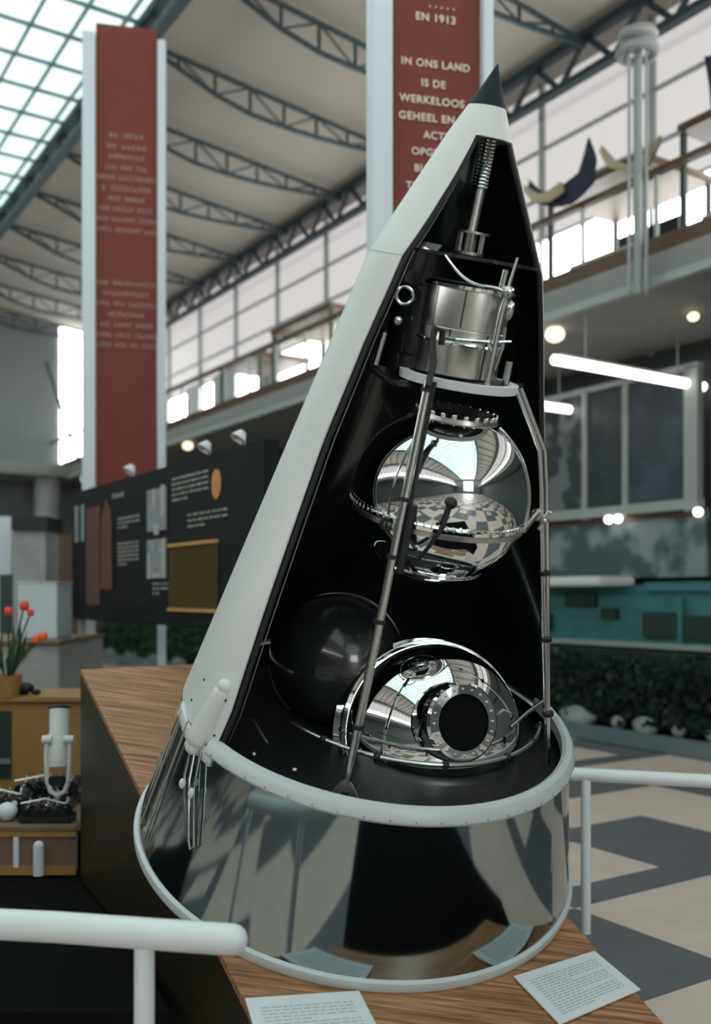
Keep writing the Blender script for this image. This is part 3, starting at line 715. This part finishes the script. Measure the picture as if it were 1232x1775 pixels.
MB().tube([A0+Vector((0, .01, -.02)), (-.055, -.345, 2.2), (-.072, -.32, 2.27), (-.066, -.315, 2.315), (-.04, -.31, 2.305), (-.036, -.31, 2.26)], .012, 10).build('strap_arm', M_blackm, SP)
MB().tube([(-.05, -.30, 2.285), (.0, -.305, 2.285), (.08, -.30, 2.29), (.15, -.28, 2.295), (.21, -.27, 2.305)], .006, 8).build('retaining_bar', M_chrome, SP)
MB().tube([(.171, -.30, 2.585), (.16, -.30, 2.49), (.152, -.30, 2.4), (.15, -.30, 2.14)], .011, 12, rs=[.005, .006, .012, .012]).build('side_rod', M_tube, SP)
MB().sphere((.16, -.30, 2.47), .022, 10, 8).build('rod_joint', M_tube, SP)
MB().sphere((.18, -.29, 2.41), .017, 12, 8, (1, 1, 2)).build('rod_float', M_tube, SP)
MB().cyl((.14, -.29, 2.54), (.135, -.29, 2.45), .011).build('upper_post', M_tube, SP)
MB().tube([(.235, -.18, 2.23), (.235, -.18, 2.14)], .014, 10).build('short_post', M_tube, SP)
MB().tube([(.18, -.27, 2.35), (.185, -.27, 2.28), (.17, -.27, 2.2)], .006, 8).build('thin_rod', M_tube, SP)
def arc(p, q, sag, n=14): p = Vector(p); q = Vector(q); return [p.lerp(q, i/n)+Vector((0, 0, -sag*math.sin(PI*i/n))) for i in range(n+1)]
MB().tube(arc((-.076, -.29, 2.555), (.075, -.3, 2.475), .02), .0045, 8).build('wiring', M_tube, SP)
MB().tube(arc((.075, -.3, 2.475), (.16, -.3, 2.465), -.005), .007, 8).build('cable_end', M_tube, SP)
for o in list(SP.children):
    if o.name.split('.')[0] in ('upper_ring', 'upper_deck', 'instrument_canister', 'dark_drum', 'drum_port', 'drum_knob', 'left_post', 'lower_pipe', 'strap_arm', 'retaining_bar', 'side_rod', 'rod_joint', 'rod_float', 'upper_post', 'short_post', 'thin_rod', 'wiring', 'cable_end'):
        o.location = (-.004, -.055, .006)
# upper shelf, tube holder and ribbed tube
MB().lathe([(0, 2.560), (.29, 2.560), (.292, 2.572), (0, 2.575)], n=72, M=Matrix.Translation((.01, 0.0, 0))).build('upper_shelf', M_black, SP)
MB().poly([(-.19, -.14, 2.60), (-.08, -.16, 2.595), (-.10, -.16, 2.565), (-.16, -.15, 2.575)], (0, .01, 0)).build('shelf_bracket', M_tube, SP, False)
x0 = .028
hd = MB().lathe([(0, 2.578), (.062, 2.578), (.062, 2.588), (.03, 2.589), (.03, 2.588), (0, 2.588)], n=40, M=Matrix.Translation((x0-.004, -.05, 0))).lathe([(.028, 2.652), (.068, 2.652), (.068, 2.660), (.028, 2.660)], n=40, M=Matrix.Translation((x0, -.05, 0)), close=True)
for a in (.3, 1.4, 2.6, 3.8, 4.7, 5.6): hd.cyl((x0+.05*math.cos(a), -.05+.05*math.sin(a), 2.58), (x0+.05*math.cos(a), -.05+.05*math.sin(a), 2.658), .008, 8)
hd.build('tube_holder', M_alu, SP)
MB().cyl((x0-.002, -.05, 2.58), (x0-.004, -.05, 2.66), .027).cyl((x0-.004, -.05, 2.66), (x0+.002, -.04, 2.82), .022).build('probe_tube', M_alu, SP)
mb = MB()
for i in range(14):
    z = 2.815+i*.0122; u = i/13; mb.ring(.030, .0043, z, c=(x0+.002+.004*u, -.04+.022*u), n=32, seg=6)
mb.cyl((x0+.002, -.04, 2.8), (x0+.006, -.018, 2.972), .02).build('ribbed_probe', M_chrome, SP)

# lower capsule with domed port facing the viewer
D = Vector((.18, -.88, .44)).normalized(); C = Vector((.235, -.16, .655))
zx = D.cross(Vector((0, 0, 1))).normalized(); yv = zx.cross(D).normalized()
CM = Matrix(((zx.x, yv.x, D.x, C.x), (zx.y, yv.y, D.y, C.y), (zx.z, yv.z, D.z, C.z), (0, 0, 0, 1)))
RC = .385
cap = [(RC*math.cos(a), .02+.20*math.sin(a)) for a in [PI/2*i/20 for i in range(21)]]; cap[-1] = (0, cap[-1][1])
dome = MB().lathe([(RC, .0)]+cap, n=96, M=CM).build('capsule_dome', M_chrome, SP, ang=60)
MB().lathe([(RC, -.0), (RC+.016, .004), (RC+.018, -.012), (RC+.004, -.016), (RC+.006, -.085), (RC+.03, -.09), (RC+.03, -.108), (RC-.02, -.11)], n=120, M=CM, close=True).build('capsule_flange', M_chrome, dome)
bt = MB()
for i in range(36): a = 2*PI*i/36; bt.sphere(CM @ Vector(((RC+.008)*math.cos(a), (RC+.008)*math.sin(a), -.05)), .007, 8, 6)
bt.build('flange_bolts', M_blackm, dome)
MB().lathe([(RC-.005, -.11), (RC-.005, -.30), (RC-.05, -.36), (RC-.15, -.40), (0, -.42)], n=96, M=CM).build('capsule_body', M_black, SP)
# large black rounded tank behind the capsule
TC = Vector((-0.200, 0.170, 0.789))
tk = MB().sphere((0, 0, 0), .30, 64, 40, (1.05, 1.0, 1.0), M=Matrix.Translation(TC) @ Matrix.Rotation(.5, 4, 'Y')).build('black_tank', mat('tank_lacquer', (.016, .019, .02), .22, coat=.5), SP, ang=80)
MB().ring(.306, .004, 0, n=96, M=Matrix.Translation(TC) @ Matrix.Rotation(.5, 4, 'Y') @ Matrix.Rotation(1.25, 4, 'X')).build('tank_seam', M_alu, tk)
# port
nw = Vector((.33, -.84, .43)).normalized(); pcw = Vector((.292, -.43, .858))
px_ = nw.cross(Vector((0, 0, 1))).normalized(); py_ = px_.cross(nw)
PM = Matrix(((px_.x, py_.x, nw.x, pcw.x), (px_.y, py_.y, nw.y, pcw.y), (px_.z, py_.z, nw.z, pcw.z), (0, 0, 0, 1)))
MB().lathe([(.112, .025), (.148, .022), (.158, .012), (.162, -.05), (.155, -.12), (.112, -.03)], n=72, M=PM, close=True).build('port_ring', M_chrome, dome)
bt = MB()
for i in range(20): a = 2*PI*i/20; bt.sphere(PM @ Vector((.131*math.cos(a), .131*math.sin(a), .026)), .0055, 8, 6)
bt.build('port_bolts', M_alu, dome)
MB().lathe([(.113, .024), (.112, .012), (0, .010)], n=48, M=PM).build('port_dark_disc', M_platform, dome)  # flat black disc; the dark of an open port put into its colour
# hoop in front
hc = (.09, 0.02); hp = MB().ring(.615, .0095, .74, c=hc, n=110, a0=math.radians(-142), a1=math.radians(-10), seg=12).build('hoop', M_tube, SP)
cl = MB()
for a in (-122, -101, -76, -48, -28, -13):
    a = math.radians(a); p = Vector((hc[0]+.615*math.cos(a), hc[1]+.615*math.sin(a), .74)); cl.sphere(p, .017, 12, 8, (1, 1, .9)); cl.cyl(p, p+Vector((0, 0, -.03)), .007)
cl.build('hoop_clamps', M_blackm, hp)
MB().tube([Vector((hc[0]+.615*math.cos(math.radians(a)), hc[1]+.615*math.sin(math.radians(a))+.03, .79)) for a in range(-112, -78, 3)], .006, 8).build('upper_wire', M_tube, SP)
MB().tube([(.50, -.38, .84), (.58, -.28, .87), (.66, -.18, .885), (.70, -.1, .82)], .009, 8).build('side_wire', M_tube, SP)
MB().tube([Vector((-.45, -.45, .66)), Vector((-.52, -.35, .70)), Vector((-.6, -.3, .69))], .007, 8).build('deck_hook', M_alu, SP)
for p in ((-.33, -.48, .575), (-.2, -.62, .572), (-.5, -.4, .575)): MB().sphere(p, .013, 8, 6).build('deck_bolt', M_alu, SP)

# ================================================================ RAILINGS
def rail(name, pts, posts, r, rp, lab, zb=0):
    t = thing(name, lab, 'railing', (pts[0][0], pts[0][1], 0)); o0 = Vector((pts[0][0], pts[0][1], 0))
    q = [Vector(p)-o0 for p in pts]; mb = MB().tube(q, r, 20); mb.sphere(q[0], r, 20, 10, (1, 1, 1)); mb.sphere(q[-1], r, 20, 10); mb.build('top_tube', M_rail, t, ang=60)
    for p in posts: mb = MB().cyl(Vector((p[0], p[1], zb))-o0, Vector(p)-o0, rp, 20); mb.build('post', M_rail, t)
zr = 1.9-1.01
def rp(px, d, z=zr): return ((px-616)/1700*d, d, z)
rail('barrier_rail', [rp(-300, 3.08, zr+.0), rp(100, 2.99, zr-.005), rp(403, 2.91, zr-.015)], [rp(250, 2.955, zr-.01), rp(-260, 3.07, zr)], .046, .031, 'thick white tubular barrier rail crossing the lower left corner')
rail('barrier_rail', [rp(1500, 5.25, zr-.04), rp(1232, 5.4, zr-.02), rp(980, 5.52, zr), rp(915, 5.56, zr)], [rp(1015, 5.5, zr), rp(1440, 5.3, zr)], .038, .028, 'white tubular barrier rail behind the cone at right')

# ================================================================ LOWER LEFT: tables, instrument, tulips
def at(px, py, d): return Vector(((px-616)/1700*d, d, 1.9+(1030-py)/1700*d))
tb = thing('display_table', 'low brown display table with pale edging carrying the white instrument', 'table', (-2.55, 6.25, .24))
MB().box((-.2, 0, .275), (2.2, .95, .03), bev=.006).build('table_top', M_tablew, tb, False)
MB().box((-.2, -.44, .14), (2.2, .03, .235)).build('front_board', M_tablew, tb, False)
MB().box((-.2, -.462, .245), (2.2, .02, .03)).box((-.2, -.462, .03), (2.2, .02, .05)).build('edge_strip', M_ochre, tb, False)
MB().box((.55, -.465, .14), (.03, .02, .18)).build('trim_piece', M_card, tb, False)
for x in (-1.2, .8): MB().box((x, .3, .13), (.06, .06, .26)).build('leg', M_tablew, tb, False)
o = MB().cyl((0, 0, 0), (0, 0, .17), .032, 16).sphere((0, 0, .17), .032, 14, 8).build('white_peg', M_card); o.location = (-1.86, 5.76, .25); tag(o, 'short white peg standing against the front of the low display table', 'peg')
# instrument on a fork
it = thing('tube_instrument', 'white tube instrument tilted in a U-shaped fork mount on the display table', 'instrument', (-1.88, 6.05, .53))
d = 6.05
def L(px, py, dd=6.05): return at(px, py, dd)-Vector((-1.88, 6.05, .53))
b0, b1 = L(101, 1330, 6.0), L(103, 1226, 6.08)
MB().tube([b0, b0.lerp(b1, .15), b0.lerp(b1, .55), b0.lerp(b1, .6), b1], .06, 28, rs=[.055, .062, .062, .058, .060]).build('barrel', M_white, it)
ax = (b1-b0).normalized(); tl = ax.to_track_quat('Z', 'Y').to_matrix().to_4x4(); tl.translation = b1
MB().lathe([(.062, -.01), (.066, .0), (.055, .006), (.05, 0), (.0, -.0)], n=32, M=tl).build('lens_cap', M_blackm, it)
up = [L(82, 1275, 5.98), L(80, 1310, 5.98), L(82, 1350, 5.98), L(88, 1372, 5.98), L(100, 1379, 5.98), L(113, 1371, 5.98), L(119, 1350, 5.98), L(121, 1310, 5.98), L(121, 1275, 5.98)]
MB().tube(up, .016, 12).build('fork', M_white, it)
for a_, b_ in ((74, 90), (112, 128)): MB().cyl(L(a_, 1282, 5.98), L(b_, 1282, 5.98), .026, 16).build('pivot', M_white, it)
MB().lathe([(0, 0), (.10, 0), (.10, .02), (.03, .035), (0, .035)], n=32).cyl((0, 0, .02), L(101, 1379, 5.98), .02).build('foot', M_silver, it)
MB().box((0, 0, 0), (.10, .06, .05), bev=.008, M=Matrix.Translation(L(100, 1352, 5.98))).build('gear_box', M_blackm, it)
# small machine beside it
def machine(loc, s, lab, seed):
    random.seed(seed); t = thing('small_machine', lab, 'machine', loc)
    MB().box((0, 0, .035*s), (.42*s, .2*s, .07*s), bev=.01).build('base', M_blackm, t, False)
    for i in range(6): x = (-.17+.068*i)*s; MB().cyl((x, -.07*s, .1*s), (x, .07*s, (.1+.02*(i % 2))*s), (.03+.012*(i % 3))*s, 14).build('drum', M_black, t)
    for i in range(5):
        x = (-.15+.075*i)*s; MB().cyl((x, -.11*s, .1*s), (x, -.085*s, .1*s), (.02+.008*(i % 2))*s, 12).build('wheel', M_chrome, t)
        MB().cyl((x, -.02*s, .1*s), (x+.02*s, -.02*s, .2*s), .008*s, 8).build('lever', M_chrome, t)
    MB().tube([(-.2*s, -.05*s, .15*s), (0, -.06*s, .19*s), (.2*s, -.05*s, .14*s)], .008*s, 8).build('handle_bar', M_alu, t)
machine((-1.86, 5.93, .53), .75, 'dark machine with bright wheels in front of the white instrument', 3)
machine((-2.22, 6.1, .53), .9, 'dark machine with drums at the left end of the display table', 4)
machine((-2.02, 6.45, .53), 1.0, 'dark machine behind the white instrument on the display table', 5)
o = MB().sphere((0, 0, .05), .06, 24, 14, (1, 1, .85)).cyl((0, 0, 0), (0, 0, .03), .03).build('white_globe', M_card); o.location = (-2.105, 5.93, .54); tag(o, 'smooth white ball at the left picture edge on the display table', 'ball')
# ochre cabinet behind
cb = thing('ochre_cabinet', 'ochre wooden stand with dark front panel behind the white instrument', 'cabinet', (-2.75, 7.6, 0))
MB().box((0, 0, 1.12), (2.0, .7, .035), bev=.005).build('counter_top', M_ochre, cb, False)
MB().box((.05, .0, .56), (1.9, .6, 1.08)).build('carcass', M_ochre, cb, False)
MB().box((-.3, -.305, .78), (.98, .02, .5)).build('dark_front_panel', M_greend, cb, False)  # flat dark panel set on the solid front of the carcass
MB().box((-.3, -.318, .66), (.98, .02, .04)).build('shelf_edge', M_bar, cb, False)
MB().box((.05, -.31, .1), (1.9, .02, .2)).build('plinth_board', M_tablew, cb, False)
for (px, py, r, sc_, lab) in ((35, 1187, .07, (1.5, .8, .7), 'larger dark rounded exhibit on the ochre stand below the tulips'), (62, 1190, .03, (1.3, 1, .7), 'tiny dark object to the right of the larger one on the ochre stand')):
    p = at(px, py, 7.45); o = MB().sphere((0, 0, r*sc_[2]), r, 20, 12, sc_).box((0, 0, .006), (r*1.4, r, .012)).build('dark_exhibit', M_blackm); o.location = (p.x, 7.45, 1.139); tag(o, lab, 'exhibit')
# tulips in a pot at the left edge
tp = thing('tulip_pot', 'pot of red and orange tulips at the left picture edge', 'flowers', (-2.58, 7.3, 1.139))
MB().lathe([(0, 0), (.07, 0), (.10, .16), (.09, .16), (.07, .03), (0, .03)], n=32).build('pot', M_ochre, tp)
mbl = MB()
for i in range(16):
    a = random.uniform(0, 2*PI); L_ = random.uniform(.2, .42); p0 = Vector((.03*math.cos(a), .03*math.sin(a), .14)); tip = p0+Vector((math.cos(a)*.12*random.random()+.02, math.sin(a)*.1, L_)); sd = Vector((-math.sin(a), math.cos(a), 0))*.022
    mid = p0.lerp(tip, .5)+Vector((math.cos(a), math.sin(a), 0))*.03
    v = [mbl.bm.verts.new(q) for q in (p0, mid+sd, tip, mid-sd)]; mbl.bm.faces.new(v)
mbl.build('leaves', M_green, tp, False)
for (px, py, m, r) in ((15, 1060, M_tulip, .033), (42, 1050, M_tulip, .037), (53, 1062, M_tulip, .027), (63, 1108, M_tulipo, .034), (75, 1103, M_tulipo, .034)):
    p = at(px, py, 7.15)-Vector((-2.58, 7.3, 1.139))
    fl = MB()
    for j in range(6):
        a = j*PI/3; fl.sphere(p+Vector((math.cos(a)*r*.35, math.sin(a)*r*.35, 0)), r*.8, 10, 8, (.75, .75, 1.25))
    fl = fl.build('tulip_flower', m, tp)
    MB().tube(arc((0, 0, .14), p, -.02, 6), .006, 6).build('stem', M_green, fl)
# pale stands beyond
def stand(px0, px1, py0, py1, d, dep, m, name, lab, grp=None):
    a = at(px0, py0, d); b = at(px1, py1, d); t = thing(name, lab, 'display stand', ((a.x+b.x)/2, d+dep/2, 0), 0, grp)
    MB().box((0, 0, a.z/2), (b.x-a.x, dep, a.z), bev=.01).build('body', m, t, False); return t, a, b
t = thing('pale_platform', 'broad pale platform beyond the tulips carrying the white box', 'platform', (-3.5, 9.9, 0))
MB().box((-.3, 0, .72), (2.1, 1.6, 1.44), bev=.01).build('body', M_stone, t, False); MB().box((-.3, -.02, 1.455), (2.14, 1.66, .03)).build('top_board', M_tablew, t, False)
t = thing('white_box', 'bright white box standing on the pale platform beside the black board', 'box', (-3.08, 9.75, 1.472))
MB().box((0, 0, .27), (.38, .5, .54), bev=.008).build('body', M_postw, t, False); MB().box((0, 0, .545), (.40, .52, .012)).build('lid', M_card, t, False)
t, a, b = stand(22, 80, 915, 1100, 11.5, .5, M_stone, 'grey_panel_stand', 'tall plain grey panel stand at the left picture edge')
MB().box((0.02, -.02, a.z+.05), (.42, .6, .16)).build('dark_header', M_blackm, t, False)
t, a, b = stand(-40, 20, 895, 1100, 12.5, .3, M_postw, 'pale_panel_stand', 'pale narrow panel stand cut by the left picture edge')
MB().box((.16, -.17, 1.7), (.16, .03, .9)).build('dark_poster', M_walld, t, False)
t = thing('round_column', 'pale round column standing under the far balcony at left', 'column', (-9.42, 30.0, 0)); MB().cyl((0, 0, 0), (0, 0, 5.43), .38, 24).build('shaft', M_stone, t); MB().cyl((0, 0, 0), (0, 0, .15), .5, 24).build('base', M_stone, t)
t = thing('brown_partition', 'dark brown partition seen left of the black information board', 'partition', (-5.6, 16.5, 0)); MB().box((0, 0, 1.45), (2.2, .1, 2.9)).build('panel', M_brown, t, False); MB().box((0, 0, .05), (2.3, .3, .1)).build('foot', M_blackm, t, False)
# left-side column of dark exhibits in front of the end wall
t = thing('leaning_pole', 'thin dark pole leaning in front of the grey end wall', 'pole', H(9.6, 29.5, 5.8)); MB().cyl((-1.4, 0, 3.2), (-.35, 0, 0), .05, 10).build('shaft', M_truss, t); MB().cyl((-.35, 0, 0), (-.35, 0, .05), .12, 12).build('foot', M_truss, t)
